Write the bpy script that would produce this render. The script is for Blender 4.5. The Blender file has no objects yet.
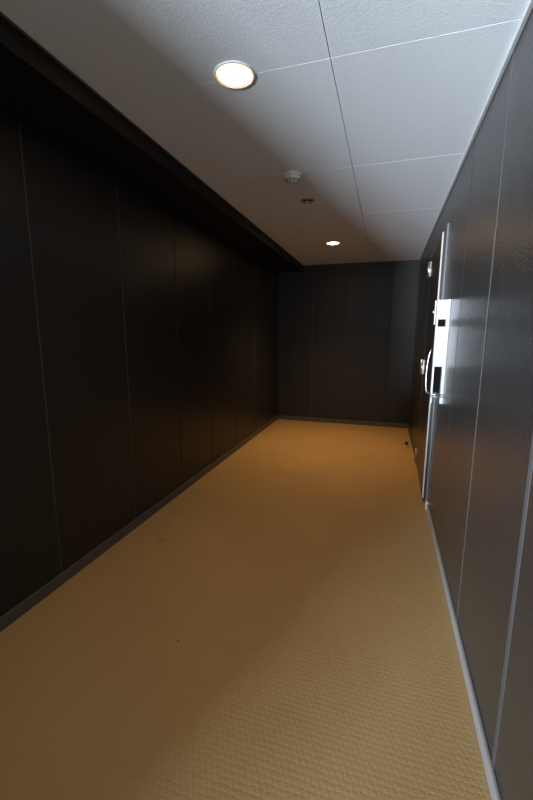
import bpy, bmesh, math
from mathutils import Vector, Matrix

S = bpy.context.scene
C = S.collection

# ------------------------------------------------------------------ camera
EYE = 1.255
cam_d = bpy.data.cameras.new('camera')
cam = bpy.data.objects.new('camera', cam_d)
C.objects.link(cam)
r_ = (0.95504996, 0.29641227, 0.00439901)
d_ = (0.0540403, -0.15949067, -0.98571922)
f_ = (-0.29147766, 0.94164882, -0.16833977)
m = Matrix.Identity(4)
for i in range(3):
    m[i][0] = r_[i]
    m[i][1] = -d_[i]
    m[i][2] = -f_[i]
m.translation = Vector((0, 0, EYE))
cam.matrix_world = m
cam_d.sensor_fit = 'VERTICAL'
cam_d.sensor_height = 36.0
cam_d.sensor_width = 24.0
cam_d.lens = 36.0 * 382.03 / 800.0
cam_d.clip_start = 0.02
S.camera = cam

# ------------------------------------------------------------------ world, daylight, exposure
S.view_settings.view_transform = 'Standard'
S.view_settings.look = 'None'
S.view_settings.gamma = 1.0
S.view_settings.use_curve_mapping = False
S.view_settings.exposure = 0.0
W = bpy.data.worlds.new('world')
S.world = W
W.use_nodes = True
bg = W.node_tree.nodes['Background']
bg.inputs['Color'].default_value = (0.62, 0.78, 1.0, 1)
bg.inputs['Strength'].default_value = 0.5


def area(name, loc, target, sx, sy, power, color):
    l = bpy.data.lights.new(name, 'AREA')
    l.shape = 'RECTANGLE'
    l.size = sx
    l.size_y = sy
    l.energy = power
    l.color = color
    o = bpy.data.objects.new(name, l)
    C.objects.link(o)
    o.location = loc
    o.rotation_euler = (Vector(target) - Vector(loc)).to_track_quat('-Z', 'Y').to_euler()
    return o


# daylight from the lobby window far behind and to the left of the camera
area('daylight_sky', (-3.50, -6.62, 1.35), (-0.2, 1.5, 0.6), 0.95, 1.45, 2600, (0.75, 0.87, 1.0))
area('daylight_ground', (-3.56, -10.0, -0.25), (-0.1, 2.5, 2.2), 1.0, 0.45, 3300, (0.75, 0.87, 1.0))
LAMP_COLOR = (1.0, 0.57, 0.22)
LAMP_POWER = 158.0
LENS_GLOW = 64.0


# ------------------------------------------------------------------ materials
def mat(name, color, rough=0.5, spec=0.5, metal=0.0, emit=None, bump=None, coat=0.0):
    """bump = list of (kind, scale, strength, distance)"""
    M = bpy.data.materials.new(name)
    M.use_nodes = True
    nt = M.node_tree
    b = nt.nodes['Principled BSDF']
    b.inputs['Base Color'].default_value = (*color, 1)
    b.inputs['Roughness'].default_value = rough
    b.inputs['Specular IOR Level'].default_value = spec
    b.inputs['Metallic'].default_value = metal
    if coat:
        b.inputs['Coat Weight'].default_value = coat
        b.inputs['Coat Roughness'].default_value = 0.1
    if emit:
        b.inputs['Emission Color'].default_value = (*emit[0], 1)
        b.inputs['Emission Strength'].default_value = emit[1]
    if bump:
        tc = nt.nodes.new('ShaderNodeTexCoord')
        prev = None
        for kind, scale, strength, dist in bump:
            if kind == 'noise':
                t = nt.nodes.new('ShaderNodeTexNoise')
                t.inputs['Detail'].default_value = 3
                out = t.outputs['Fac']
            else:
                t = nt.nodes.new('ShaderNodeTexVoronoi')
                t.feature = 'SMOOTH_F1'
                out = t.outputs['Distance']
            t.inputs['Scale'].default_value = scale
            nt.links.new(tc.outputs['Object'], t.inputs['Vector'])
            bn = nt.nodes.new('ShaderNodeBump')
            bn.inputs['Strength'].default_value = strength
            bn.inputs['Distance'].default_value = dist
            nt.links.new(out, bn.inputs['Height'])
            if prev:
                nt.links.new(prev.outputs['Normal'], bn.inputs['Normal'])
            prev = bn
        nt.links.new(prev.outputs['Normal'], b.inputs['Normal'])
    return M


def vary(M, c1, c2, scale, detail=4):
    """mottle the base colour between two near shades"""
    nt = M.node_tree
    b = nt.nodes['Principled BSDF']
    tc = nt.nodes.new('ShaderNodeTexCoord')
    n = nt.nodes.new('ShaderNodeTexNoise')
    n.inputs['Scale'].default_value = scale
    n.inputs['Detail'].default_value = detail
    mx = nt.nodes.new('ShaderNodeMix')
    mx.data_type = 'RGBA'
    mx.inputs['A'].default_value = (*c1, 1)
    mx.inputs['B'].default_value = (*c2, 1)
    nt.links.new(tc.outputs['Object'], n.inputs['Vector'])
    nt.links.new(n.outputs['Fac'], mx.inputs['Factor'])
    nt.links.new(mx.outputs['Result'], b.inputs['Base Color'])


panel = mat('dark_panel', (0.02, 0.019, 0.018), 0.25, 0.40, bump=[('noise', 150, 0.5, 0.003), ('voronoi', 110, 0.3, 0.002)])
vary(panel, (0.018, 0.0168, 0.016), (0.026, 0.0245, 0.0235), 30)
back_panel = mat('dark_back_panel', (0.021, 0.019, 0.017), 0.5, 0.3, bump=[('noise', 150, 0.4, 0.002)])
panel_shaded = mat('dark_panel_shaded', (0.017, 0.016, 0.015), 0.3, 0.24, bump=[('noise', 150, 0.5, 0.003), ('voronoi', 110, 0.3, 0.002)])  # same finish as the right wall, colour darkened for the shaded side
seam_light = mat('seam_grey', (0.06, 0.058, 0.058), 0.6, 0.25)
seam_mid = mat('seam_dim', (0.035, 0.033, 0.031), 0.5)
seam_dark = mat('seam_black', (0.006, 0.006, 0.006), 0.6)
black_paint = mat('black_beam_paint', (0.006, 0.006, 0.0065), 0.6, 0.3)
base_shaded = mat('baseboard_vinyl_shaded', (0.065, 0.06, 0.055), 0.5, 0.4)  # shaded copy of the one vinyl, its shade put into the colour
base_lit = mat('baseboard_vinyl_lit', (0.22, 0.22, 0.22), 0.5, 0.4)  # same vinyl on the daylit side, daylight put into the colour
ceil_m = mat('ceiling_board', (0.75, 0.77, 0.79), 0.9, 0.2, bump=[('noise', 190, 0.3, 0.0025)])
groove_m = mat('ceiling_groove', (0.25, 0.245, 0.24), 0.9, 0.1)
trim_m = mat('ceiling_trim', (0.40, 0.40, 0.40), 0.5, 0.4)
trim_dk = mat('ceiling_trim_dark', (0.09, 0.085, 0.08), 0.6, 0.3)
lobby_m = mat('lobby_wall', (0.07, 0.068, 0.066), 0.8, 0.3)
bounce_m = mat('bounce_grey', (0.30, 0.31, 0.32), 0.6, 0.3)  # for the added bounce slab in the lobby
white_m = mat('white_enamel', (0.46, 0.46, 0.46), 0.35, 0.5)
steel_m = mat('brushed_steel', (0.62, 0.60, 0.57), 0.32, 0.5, 1.0)
alu_m = mat('aluminium_edge', (0.42, 0.38, 0.34), 0.5, 0.5, 0.0)
frame_m = mat('door_frame_grey', (0.10, 0.10, 0.107), 0.5, 0.5)
leaf_m = mat('dark_brown_door_skin', (0.022, 0.016, 0.013), 0.32, 0.5, bump=[('noise', 260, 0.3, 0.001)])
rubber_m = mat('black_rubber', (0.012, 0.012, 0.012), 0.6, 0.4)
plastic_m = mat('cream_plastic', (0.62, 0.60, 0.54), 0.45, 0.5)
slot_shade_m = mat('slot_shade_black', (0.004, 0.004, 0.004), 0.8, 0.05)  # black for the shade behind the bracket slots
dark_hole = mat('dark_opening', (0.01, 0.01, 0.01), 0.6, 0.2)
disc_m = mat('fitting_disc', (0.30, 0.28, 0.26), 0.5, 0.4)
ring_m = mat('lamp_ring', (0.75, 0.73, 0.70), 0.5, 0.4)
glow_m = mat('lamp_lens', (0.9, 0.88, 0.82), 0.5, 0.3, emit=((1.0, 0.62, 0.28), LENS_GLOW))


def lens_falloff(M):
    """frosted lens: hottest over the bulb, dimmer towards the rim"""
    nt = M.node_tree
    b = nt.nodes['Principled BSDF']
    tc = nt.nodes.new('ShaderNodeTexCoord')
    ln = nt.nodes.new('ShaderNodeVectorMath')
    ln.operation = 'LENGTH'
    nt.links.new(tc.outputs['Object'], ln.inputs[0])
    mr = nt.nodes.new('ShaderNodeMapRange')
    mr.interpolation_type = 'SMOOTHSTEP'
    mr.inputs['From Min'].default_value = 0.012
    mr.inputs['From Max'].default_value = 0.062
    mr.inputs['To Min'].default_value = LENS_GLOW * 2.6
    mr.inputs['To Max'].default_value = 2.6
    nt.links.new(ln.outputs['Value'], mr.inputs['Value'])
    nt.links.new(mr.outputs['Result'], b.inputs['Emission Strength'])


lens_falloff(glow_m)


def carpet_material():
    M = mat('woven_tan_carpet', (0.40, 0.27, 0.12), 0.85, 0.15)
    nt = M.node_tree
    L = nt.links
    b = nt.nodes['Principled BSDF']
    tc = nt.nodes.new('ShaderNodeTexCoord')
    # woven blocks: offset rows of small raised cells
    mp = nt.nodes.new('ShaderNodeMapping')
    mp.inputs['Rotation'].default_value = (0, 0, 0)
    L.new(tc.outputs['Object'], mp.inputs['Vector'])
    br = nt.nodes.new('ShaderNodeTexBrick')
    br.inputs['Scale'].default_value = 1.0
    br.inputs['Brick Width'].default_value = 0.021
    br.inputs['Row Height'].default_value = 0.019
    br.inputs['Mortar Size'].default_value = 0.006
    br.inputs['Mortar Smooth'].default_value = 1.0
    br.inputs['Color1'].default_value = (1, 1, 1, 1)
    br.inputs['Color2'].default_value = (0.55, 0.55, 0.55, 1)
    br.inputs['Mortar'].default_value = (0, 0, 0, 1)
    # a little wobble so that rows do not look ruled
    nz = nt.nodes.new('ShaderNodeTexNoise')
    nz.inputs['Scale'].default_value = 70
    nz.inputs['Detail'].default_value = 2
    L.new(tc.outputs['Object'], nz.inputs['Vector'])
    sc = nt.nodes.new('ShaderNodeVectorMath')
    sc.operation = 'SCALE'
    sc.inputs['Scale'].default_value = 0.014
    L.new(nz.outputs['Color'], sc.inputs[0])
    ad = nt.nodes.new('ShaderNodeVectorMath')
    ad.operation = 'ADD'
    L.new(mp.outputs['Vector'], ad.inputs[0])
    L.new(sc.outputs['Vector'], ad.inputs[1])
    L.new(ad.outputs['Vector'], br.inputs['Vector'])
    fz = nt.nodes.new('ShaderNodeTexNoise')
    fz.inputs['Scale'].default_value = 420
    fz.inputs['Detail'].default_value = 3
    L.new(tc.outputs['Object'], fz.inputs['Vector'])
    b1 = nt.nodes.new('ShaderNodeBump')
    b1.inputs['Strength'].default_value = 0.2
    b1.inputs['Distance'].default_value = 0.003
    L.new(br.outputs['Color'], b1.inputs['Height'])
    b2 = nt.nodes.new('ShaderNodeBump')
    b2.inputs['Strength'].default_value = 0.6
    b2.inputs['Distance'].default_value = 0.002
    L.new(fz.outputs['Fac'], b2.inputs['Height'])
    L.new(b1.outputs['Normal'], b2.inputs['Normal'])
    L.new(b2.outputs['Normal'], b.inputs['Normal'])
    # colour: yarn variation, broad mottling and two small stains
    big = nt.nodes.new('ShaderNodeTexNoise')
    big.inputs['Scale'].default_value = 2.2
    big.inputs['Detail'].default_value = 5
    L.new(tc.outputs['Object'], big.inputs['Vector'])
    m1 = nt.nodes.new('ShaderNodeMix')
    m1.data_type = 'RGBA'
    m1.inputs['A'].default_value = (0.285, 0.195, 0.088, 1)
    m1.inputs['B'].default_value = (0.35, 0.24, 0.108, 1)
    L.new(big.outputs['Fac'], m1.inputs['Factor'])
    m2 = nt.nodes.new('ShaderNodeMix')
    m2.data_type = 'RGBA'
    m2.blend_type = 'MULTIPLY'
    m2.inputs['Factor'].default_value = 0.5
    L.new(m1.outputs['Result'], m2.inputs['A'])
    ra = nt.nodes.new('ShaderNodeMapRange')
    ra.inputs['To Min'].default_value = 0.55
    ra.inputs['To Max'].default_value = 1.25
    L.new(fz.outputs['Fac'], ra.inputs['Value'])
    L.new(ra.outputs['Result'], m2.inputs['B'])
    prev = m2.outputs['Result']
    for (x, y, r, k) in ((-0.759, 1.225, 0.006, 0.85), (-1.255, 1.90, 0.03, 0.30)):
        dn = nt.nodes.new('ShaderNodeVectorMath')
        dn.operation = 'DISTANCE'
        dn.inputs[1].default_value = (x, y, 0)
        L.new(ad.outputs['Vector'] if r > 0.02 else tc.outputs['Object'], dn.inputs[0])
        mr = nt.nodes.new('ShaderNodeMapRange')
        mr.inputs['From Min'].default_value = r * 0.4
        mr.inputs['From Max'].default_value = r * 1.3
        mr.inputs['To Min'].default_value = k
        mr.inputs['To Max'].default_value = 0
        L.new(dn.outputs['Value'], mr.inputs['Value'])
        mx = nt.nodes.new('ShaderNodeMix')
        mx.data_type = 'RGBA'
        mx.inputs['B'].default_value = (0.06, 0.035, 0.02, 1)
        L.new(prev, mx.inputs['A'])
        L.new(mr.outputs['Result'], mx.inputs['Factor'])
        prev = mx.outputs['Result']
    L.new(prev, b.inputs['Base Color'])
    return M


carpet = carpet_material()


# ------------------------------------------------------------------ mesh helpers
def box(bm, x0, x1, y0, y1, z0, z1, mi=0, bevel=0.0):
    vs = [bm.verts.new(p) for p in ((x0, y0, z0), (x1, y0, z0), (x1, y1, z0), (x0, y1, z0),
                                    (x0, y0, z1), (x1, y0, z1), (x1, y1, z1), (x0, y1, z1))]
    fs = [bm.faces.new([vs[i] for i in q]) for q in ((3, 2, 1, 0), (4, 5, 6, 7), (0, 1, 5, 4), (1, 2, 6, 5), (2, 3, 7, 6), (3, 0, 4, 7))]
    for f in fs:
        f.material_index = mi
    if bevel:
        es = list({e for f in fs for e in f.edges})
        r = bmesh.ops.bevel(bm, geom=es, offset=bevel, segments=2, affect='EDGES', profile=0.5)
        for f in r['faces']:
            f.material_index = mi


def lathe(bm, profile, axis='Z', center=(0, 0, 0), n=40, mi=0):
    """revolve (r, h) pairs"""
    rings = []
    for r, h in profile:
        ring = []
        for k in range(n):
            a = 2 * math.pi * k / n
            if axis == 'Z':
                p = (center[0] + r * math.cos(a), center[1] + r * math.sin(a), center[2] + h)
            elif axis == 'X':
                p = (center[0] + h, center[1] + r * math.cos(a), center[2] + r * math.sin(a))
            else:
                p = (center[0] + r * math.sin(a), center[1] + h, center[2] + r * math.cos(a))
            ring.append(bm.verts.new(p))
        rings.append(ring)
    for a, b in zip(rings, rings[1:]):
        for k in range(n):
            f = bm.faces.new((a[k], a[(k + 1) % n], b[(k + 1) % n], b[k]))
            f.material_index = mi
            f.smooth = True
    for ring, rv in ((rings[0], True), (rings[-1], False)):
        f = bm.faces.new(list(reversed(ring)) if rv else ring)
        f.material_index = mi


def tube(bm, pts, radii, n=12, mi=0):
    pts = [Vector(p) for p in pts]
    rings = []
    up = None
    for i, p in enumerate(pts):
        t = (pts[min(i + 1, len(pts) - 1)] - pts[max(i - 1, 0)]).normalized()
        if up is None:
            up = t.orthogonal().normalized()
        up = (up - t * up.dot(t)).normalized()
        s = t.cross(up)
        r = radii[i] if hasattr(radii, '__len__') else radii
        rings.append([bm.verts.new(p + (up * math.cos(2 * math.pi * k / n) + s * math.sin(2 * math.pi * k / n)) * r) for k in range(n)])
    for a, b in zip(rings, rings[1:]):
        for k in range(n):
            f = bm.faces.new((a[k], a[(k + 1) % n], b[(k + 1) % n], b[k]))
            f.smooth = True
            f.material_index = mi
    bm.faces.new(list(reversed(rings[0])))
    bm.faces.new(rings[-1])


def obj(name, bm, mats, parent=None, loc=None):
    bmesh.ops.recalc_face_normals(bm, faces=bm.faces)
    me = bpy.data.meshes.new(name)
    bm.to_mesh(me)
    bm.free()
    for M in (mats if isinstance(mats, (list, tuple)) else [mats]):
        me.materials.append(M)
    o = bpy.data.objects.new(name, me)
    C.objects.link(o)
    if loc is not None:
        o.location = loc
    if parent is not None:
        o.parent = parent
    return o


def structure(o, label=None, cat=None):
    o['kind'] = 'structure'
    if label:
        o['label'] = label
        o['category'] = cat
    return o


def thing(name, loc, label, cat, group=None, rz=0.0):
    o = bpy.data.objects.new(name, None)
    o.empty_display_size = 0.1
    C.objects.link(o)
    o.location = loc
    o.rotation_euler = (0, 0, rz)
    o['label'] = label
    o['category'] = cat
    if group:
        o['group'] = group
    return o


def new():
    return bmesh.new()


# ------------------------------------------------------------------ the room
XL, XR, YB, ZC = -1.514, 0.355, 5.453, 2.208
XE = -1.167          # left edge of the ceiling boards, face of the dropped beam
ZB = 2.125           # underside of the beam
YE = -1.5            # where the left wall ends and the lobby begins
YW = -6.5            # window wall of the lobby
XW = -6.0

bm = new()
box(bm, XW - 0.1, XR + 0.12, YW - 0.1, YB + 0.12, -0.1, 0.0)
structure(obj('floor', bm, carpet), 'tan woven carpet floor running down the corridor', 'floor')

bm = new()
box(bm, XW, XR - 0.013, YW, YE - 0.6, 0.0, 0.003)  # unseen slab added to bounce cool daylight up to the ceiling
structure(obj('bounce_floor', bm, bounce_m), 'unseen pale lobby floor added to bounce daylight into the corridor', 'floor')

# ceiling: boards with open joints over a backing
bm = new()
box(bm, XW - 0.1, XR + 0.12, YW - 0.1, YB + 0.12, ZC + 0.006, ZC + 0.1, 1)
g = 0.0012
ys = [YW, -5.0, -4.0, -3.05, -2.14, -1.23, -0.31, 0.60, 1.512, 2.424, 3.336, 4.248, 5.16, YB]
xs = [XW, -5.0, -4.0, -3.07, -2.16, XE, -0.240, XR]
for y0, y1 in zip(ys, ys[1:]):
    for x0, x1 in zip(xs, xs[1:]):
        if x1 <= XE and y0 > YE:
            continue
        box(bm, x0 + g, x1 - g, y0 + g, y1 - g, ZC, ZC + 0.008, 2 if y1 < -1.0 else 0, 0.0006)  # unseen lobby boards coloured dark to cut daylight bounced onto the near floor
structure(obj('ceiling', bm, [ceil_m, groove_m, lobby_m]), 'white textured ceiling of large boards with thin joints', 'ceiling')

# dropped beam along the left wall
bm = new()
box(bm, XL - 0.1, XE, YE, YB + 0.1, ZB, ZC + 0.006, 0, 0.002)
structure(obj('trim_1', bm, black_paint), 'black dropped beam along the top of the left wall', 'beam')

# slim edge mouldings of the ceiling
bm = new()
box(bm, XR - 0.014, XR, YW, YB, ZC - 0.012, ZC + 0.004, 0, 0.002)
structure(obj('trim_2', bm, trim_m), 'pale grey moulding where ceiling meets the right wall', 'trim')
bm = new()
box(bm, XE, XE + 0.008, YE, YB, ZC - 0.006, ZC + 0.004, 0, 0.0015)
structure(obj('trim_3', bm, trim_dk), 'thin dark edging between ceiling and black beam', 'trim')
bm = new()
box(bm, XE, XR, YB - 0.008, YB, ZC - 0.008, ZC + 0.004, 0, 0.0015)
structure(obj('trim_4', bm, trim_dk), 'thin dark edging between ceiling and back wall', 'trim')

# left wall with joint strips
bm = new()
box(bm, XL - 0.1, XL, YE, YB + 0.1, 0, ZC)
for y, mi in ((-1.04, 1), (-0.44, 1), (0.16, 1), (0.765, 1), (1.38, 1), (1.99, 1), (2.60, 2), (3.175, 2), (3.78, 2), (4.39, 1), (5.0, 2)):
    box(bm, XL - 0.004, XL + 0.002, y - 0.004, y + 0.004, 0.0, ZB, mi, 0.001)
structure(obj('wall_left', bm, [panel_shaded, seam_mid, seam_dark]), 'long dark panelled wall on the left, part of its shade put into the colour', 'wall')

# back wall
bm = new()
box(bm, XL - 0.1, XR + 0.12, YB, YB + 0.12, 0, ZC)
for x, mi in ((-1.01, 1), (-0.574, 2), (0.031, 2)):
    w = 0.008 if mi == 2 else 0.006
    box(bm, x - w, x + w, YB - 0.003, YB + 0.004, 0, ZC, mi, 0.001)
structure(obj('wall_back', bm, [back_panel, seam_mid, seam_dark]), 'black panelled wall closing the far end', 'wall')

# right wall around the door opening
DY0, DY1, DZ = 2.925, 3.90, 1.99
bm = new()
box(bm, XR, XR + 0.12, YW, DY0, 0, ZC)
box(bm, XR, XR + 0.12, DY1, YB + 0.12, 0, ZC)
box(bm, XR, XR + 0.12, DY0, DY1, DZ, ZC)
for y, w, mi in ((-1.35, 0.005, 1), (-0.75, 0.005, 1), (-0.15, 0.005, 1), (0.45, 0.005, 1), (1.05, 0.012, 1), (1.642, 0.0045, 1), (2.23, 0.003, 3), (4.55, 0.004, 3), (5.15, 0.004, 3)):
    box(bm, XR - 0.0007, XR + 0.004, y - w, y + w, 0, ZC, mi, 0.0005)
structure(obj('wall_right', bm, [panel, seam_light, seam_mid, seam_dark]), 'dark panelled wall on the right catching daylight, with pale joint strips', 'wall')

# lobby behind the camera
bm = new()
box(bm, XW, XL - 0.1, YE, YE + 0.1, 0, ZC)
box(bm, XL - 0.12, XL + 0.124, YE - 0.12, YE, 0, ZC)  # unseen corner block added to place the edge of the daylight shadow
structure(obj('wall_lobby', bm, lobby_m), 'lobby wall behind the viewpoint', 'wall')
bm = new()
box(bm, XW - 0.1, XW, YW, YE + 0.1, 0, ZC)
structure(obj('wall_side', bm, lobby_m), 'lobby side wall behind the viewpoint', 'wall')
WX0, WX1, WZ0, WZ1 = -4.75, -2.05, 0.0, 2.14
bm = new()
box(bm, XW - 0.1, WX0, YW - 0.1, YW, 0, ZC)
box(bm, WX1, XR + 0.12, YW - 0.1, YW, 0, ZC)
box(bm, WX0, WX1, YW - 0.1, YW, 0, WZ0)
box(bm, WX0, WX1, YW - 0.1, YW, WZ1, ZC)
structure(obj('wall_front', bm, lobby_m), 'lobby window wall behind the viewpoint', 'wall')
bm = new()
for x0, x1, z0, z1 in ((WX0, WX1, WZ0, WZ0 + 0.04), (WX0, WX1, WZ1 - 0.04, WZ1), (WX0, WX0 + 0.04, WZ0, WZ1), (WX1 - 0.04, WX1, WZ0, WZ1), (-3.42, -3.38, WZ0, WZ1)):
    box(bm, x0, x1, YW - 0.08, YW - 0.03, z0, z1, 0, 0.004)
structure(obj('window_1', bm, frame_m), 'lobby window frame behind the viewpoint', 'window')

# baseboards
bm = new()
box(bm, XL, XL + 0.012, YE, YB, 0, 0.06, 0, 0.003)
structure(obj('baseboard_left', bm, base_shaded), 'grey baseboard along the left wall', 'baseboard')
bm = new()
box(bm, XL + 0.012, XR - 0.012, YB - 0.012, YB, 0, 0.06, 0, 0.003)
structure(obj('baseboard_back', bm, base_shaded), 'grey baseboard along the back wall', 'baseboard')
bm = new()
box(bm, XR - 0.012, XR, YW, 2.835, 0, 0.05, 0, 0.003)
bb = structure(obj('baseboard_right', bm, base_lit), 'baseboard along the right wall up to the door, daylight put into its paler colour', 'baseboard')
bm = new()
box(bm, XR - 0.018, XR, 2.835, 2.88, 0, 0.058, 0, 0.004)
o = obj('end_cap', bm, white_m, bb)
o['label'] = 'white end cap'
bm = new()
box(bm, XR - 0.012, XR, DY1 + 0.005, YB - 0.012, 0, 0.05, 0, 0.003)
structure(obj('baseboard_corner', bm, base_shaded), 'short baseboard between door and far corner', 'baseboard')

# ------------------------------------------------------------------ the door, a touch ajar
door = thing('door_1', (XR, DY0, 0), 'dark brown door in the right wall, seen nearly edge-on, with steel hinges', 'door')
door['kind'] = 'structure'


def rel(o, parent):
    o.parent = parent
    o.matrix_parent_inverse = Matrix.Translation(-Vector(parent.location))
    return o


bm = new()
FP = 0.010
box(bm, XR - FP, XR + 0.10, DY0, DY0 + 0.03, 0, DZ, 0, 0.002)
box(bm, XR - FP, XR + 0.10, DY1 - 0.03, DY1, 0, DZ, 0, 0.002)
box(bm, XR - FP, XR + 0.10, DY0 + 0.03, DY1 - 0.03, DZ - 0.03, DZ, 0, 0.002)
box(bm, XR + 0.085, XR + 0.11, DY0 + 0.03, DY1 - 0.03, 0, DZ - 0.03, 1)
rel(obj('door_frame', bm, [frame_m, dark_hole]), door)

HY = DY1 - 0.033          # hinge line
LW = HY - (DY0 + 0.056)   # leaf width
# the leaf is modelled at the hinge origin: y runs from -LW to 0, x from 0 (room face) to +0.04
leaf_xf = Matrix.Translation((XR - 0.010, HY, 0)) @ Matrix.Rotation(math.radians(-1.25), 4, 'Z')


def leafpart(name, bm, mats, parent):
    bm.transform(leaf_xf)
    return rel(obj(name, bm, mats), parent)


bm = new()
box(bm, 0.0, 0.038, -LW, 0, 0.012, DZ - 0.036, 0, 0.0015)
leaf = leafpart('door_leaf', bm, leaf_m, door)
bm = new()
box(bm, -0.002, 0.008, -LW - 0.003, -LW + 0.002, 0.03, DZ - 0.04, 0, 0.0015)
o = leafpart('edge_strip', bm, alu_m, door)
o['label'] = 'pale metal strip on the leaf edge'
for zc in (1.84, 0.965, 0.10):
    bm = new()
    box(bm, XR - FP - 0.004, XR - FP + 0.001, HY + 0.002, HY + 0.030, zc - 0.065, zc + 0.065, 0, 0.001)
    tube(bm, [(XR - FP - 0.012, HY + 0.002, zc - 0.066), (XR - FP - 0.012, HY + 0.002, zc + 0.066)], 0.013, 16)
    box(bm, XR - FP - 0.006, XR - FP + 0.002, HY - 0.032, HY + 0.002, zc - 0.065, zc + 0.065, 0, 0.001)
    o = rel(obj('hinge', bm, steel_m), door)
    o['label'] = 'pale steel hinge'
bm = new()
box(bm, -0.012, 0.0, -LW + 0.02, -LW + 0.075, 1.33, 1.50, 0, 0.003)
o = leafpart('lock_plate', bm, steel_m, door)
bm = new()
lathe(bm, [(0.006, -0.014), (0.012, -0.012), (0.012, 0.0)], 'X', (-0.010, -LW + 0.047, 1.42), 20)
lk = leafpart('lock_cylinder', bm, steel_m, o)
# bowed lever handle
bm = new()
hy = -LW + 0.06
pts = []
for k in range(17):
    t = k / 16
    z = 0.83 + t * 0.33
    pts.append((-0.008 - 0.024 * math.sin(math.pi * min(1, 0.12 + t * 0.88)) ** 0.6, hy, z))
tube(bm, pts, 0.0055, 12)
tube(bm, [(0.0, hy, 0.835), (-0.02, hy, 0.835)], 0.006, 12)
o = leafpart('pull_handle', bm, steel_m, door)
o['label'] = 'slim bowed steel handle'

# ------------------------------------------------------------------ white bracket on the right wall
br = thing('wall_bracket', (XR, 2.56, 0.835), 'tall white slotted bracket with two rails, mounted on the right wall beside the door', 'bracket')
x0, x1 = 0.281, XR - 0.0005
YF = 2.56
bm = new()
box(bm, x0, x0 + 0.011, YF, YF + 0.035, 0.835, 1.468, 0, 0.0015)
rel(obj('rail', bm, white_m), br)
bm = new()
box(bm, x1 - 0.018, x1, YF, YF + 0.035, 0.835, 1.468, 0, 0.0015)
rel(obj('rail', bm, white_m), br)
bm = new()
box(bm, x0 + 0.0112, x1 - 0.0182, YF + 0.002, YF + 0.03, 1.352, 1.466, 0, 0.001)
rel(obj('upper_panel', bm, white_m), br)
bm = new()
box(bm, x0 + 0.0112, x1 - 0.0182, YF + 0.002, YF + 0.03, 1.066, 1.308, 0, 0.001)
rel(obj('lower_panel', bm, white_m), br)
bm = new()
box(bm, x0 + 0.004, x1 - 0.004, YF + 0.0355, YF + 0.04, 0.90, 1.46, 0, 0.001)  # added black sheet in place of the dark view through the slots
o = rel(obj('slot_shade', bm, slot_shade_m), br)
o['label'] = 'added black sheet standing in for the dark behind the white rails'
for z, xa in ((0.893, x0 - 0.012), (0.879, x0 - 0.005)):
    bm = new()
    tube(bm, [(xa, YF - 0.004, z), (x1 - 0.004, YF - 0.004, z)], 0.0035, 10)
    o = rel(obj('cross_rod', bm, steel_m), br)
    o['label'] = 'thin steel rod across the rails'

# ------------------------------------------------------------------ ceiling fittings
def downlight(x, y, label, level=1.0):
    t = thing('ceiling_downlight', (x, y, ZC), label, 'ceiling light', 'recessed downlights along the corridor')
    bm = new()
    n = 48
    prof = [(0.074, 0.0), (0.077, -0.002), (0.076, -0.004), (0.070, -0.005), (0.068, 0.0), (0.066, 0.004)]
    rings = []
    for r, h in prof:
        rings.append([bm.verts.new((r * math.cos(2 * math.pi * k / n), r * math.sin(2 * math.pi * k / n), h)) for k in range(n)])
    for a, b in zip(rings, rings[1:]):
        for k in range(n):
            f = bm.faces.new((a[k], a[(k + 1) % n], b[(k + 1) % n], b[k]))
            f.smooth = True
    obj('trim_ring', bm, ring_m, t)
    bm = new()
    lathe(bm, [(0.0665, 0.0), (0.060, -0.003), (0.03, -0.0065), (0.003, -0.0075)], 'Z', (0, 0, 0.0), 40)
    o = obj('lens', bm, glow_m, t)
    o['label'] = 'glowing warm white lens'
    l = bpy.data.lights.new('downlight_beam', 'SPOT')
    l.energy = LAMP_POWER * level
    l.color = LAMP_COLOR
    l.spot_size = math.radians(115)
    l.spot_blend = 1.0
    l.shadow_soft_size = 0.05
    lo = bpy.data.objects.new('downlight_beam', l)
    C.objects.link(lo)
    lo.parent = t
    lo.location = (0, 0, -0.02)
    return t


downlight(-0.594, 1.497, 'glowing round recessed downlight in the ceiling, the large near one', 0.27)
downlight(-0.592, 4.249, 'glowing round recessed downlight near the back wall, the small far one')

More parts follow.
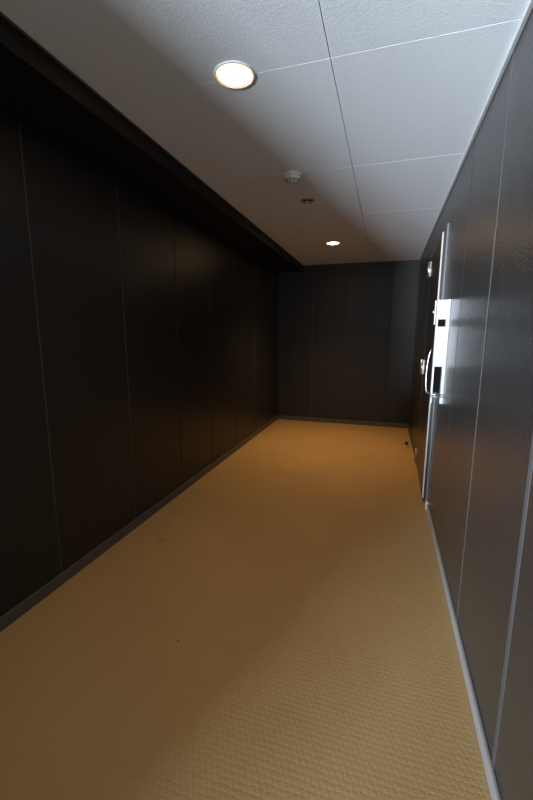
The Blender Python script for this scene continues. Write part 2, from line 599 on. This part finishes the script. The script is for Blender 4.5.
t = thing('smoke_detector', (-0.594, 2.43, ZC), 'small round cream smoke detector projecting from the ceiling', 'smoke detector')
bm = new()
lathe(bm, [(0.056, 0.0), (0.058, -0.004), (0.056, -0.012), (0.050, -0.014)], 'Z', (0, 0, 0), 40)
obj('base', bm, plastic_m, t)
bm = new()
lathe(bm, [(0.0505, -0.0142), (0.0495, -0.022), (0.040, -0.036), (0.026, -0.045), (0.002, -0.047)], 'Z', (0, 0, 0), 40)
hd = obj('sensor_head', bm, plastic_m, t)
for k in range(10):
    a = 2 * math.pi * k / 10 + 0.2
    bm = new()
    box(bm, 0.036, 0.0415, -0.006, 0.006, -0.0385, -0.0325, 0)
    bm.transform(Matrix.Rotation(a, 4, 'Z'))
    obj('vent_slot', bm, dark_hole, hd)

t = thing('ceiling_sprinkler', (-0.597, 2.90, ZC), 'small flat recessed ceiling fitting with a dark centre, behind the smoke detector', 'sprinkler')
bm = new()
n = 40
prof = [(0.050, 0.0), (0.052, -0.003), (0.047, -0.006), (0.028, -0.005), (0.026, 0.0)]
rings = []
for r, h in prof:
    rings.append([bm.verts.new((r * math.cos(2 * math.pi * k / n), r * math.sin(2 * math.pi * k / n), h)) for k in range(n)])
for a, b in zip(rings, rings[1:]):
    for k in range(n):
        bm.faces.new((a[k], a[(k + 1) % n], b[(k + 1) % n], b[k])).smooth = True
obj('cover_ring', bm, disc_m, t)
bm = new()
lathe(bm, [(0.0275, -0.0005), (0.026, -0.0015), (0.002, -0.0015)], 'Z', (0, 0, 0), 32)
obj('opening', bm, dark_hole, t)
bm = new()
lathe(bm, [(0.006, -0.0015), (0.007, -0.009), (0.016, -0.010), (0.016, -0.014), (0.002, -0.0145)], 'Z', (0, 0, 0), 24)
obj('nozzle', bm, plastic_m, t)

# ------------------------------------------------------------------ door stop on the carpet
t = thing('door_stop', (0.279, 4.489, 0), 'small black and steel door stop standing on the carpet beyond the door', 'door stop')
bm = new()
lathe(bm, [(0.024, 0.0), (0.024, 0.004), (0.013, 0.008), (0.011, 0.034)], 'Z', (0, 0, 0), 28)
obj('post', bm, steel_m, t)
bm = new()
lathe(bm, [(0.018, 0.034), (0.021, 0.038), (0.021, 0.056), (0.017, 0.061), (0.002, 0.062)], 'Z', (0.004, 0, 0), 28)
obj('bumper', bm, rubber_m, t)
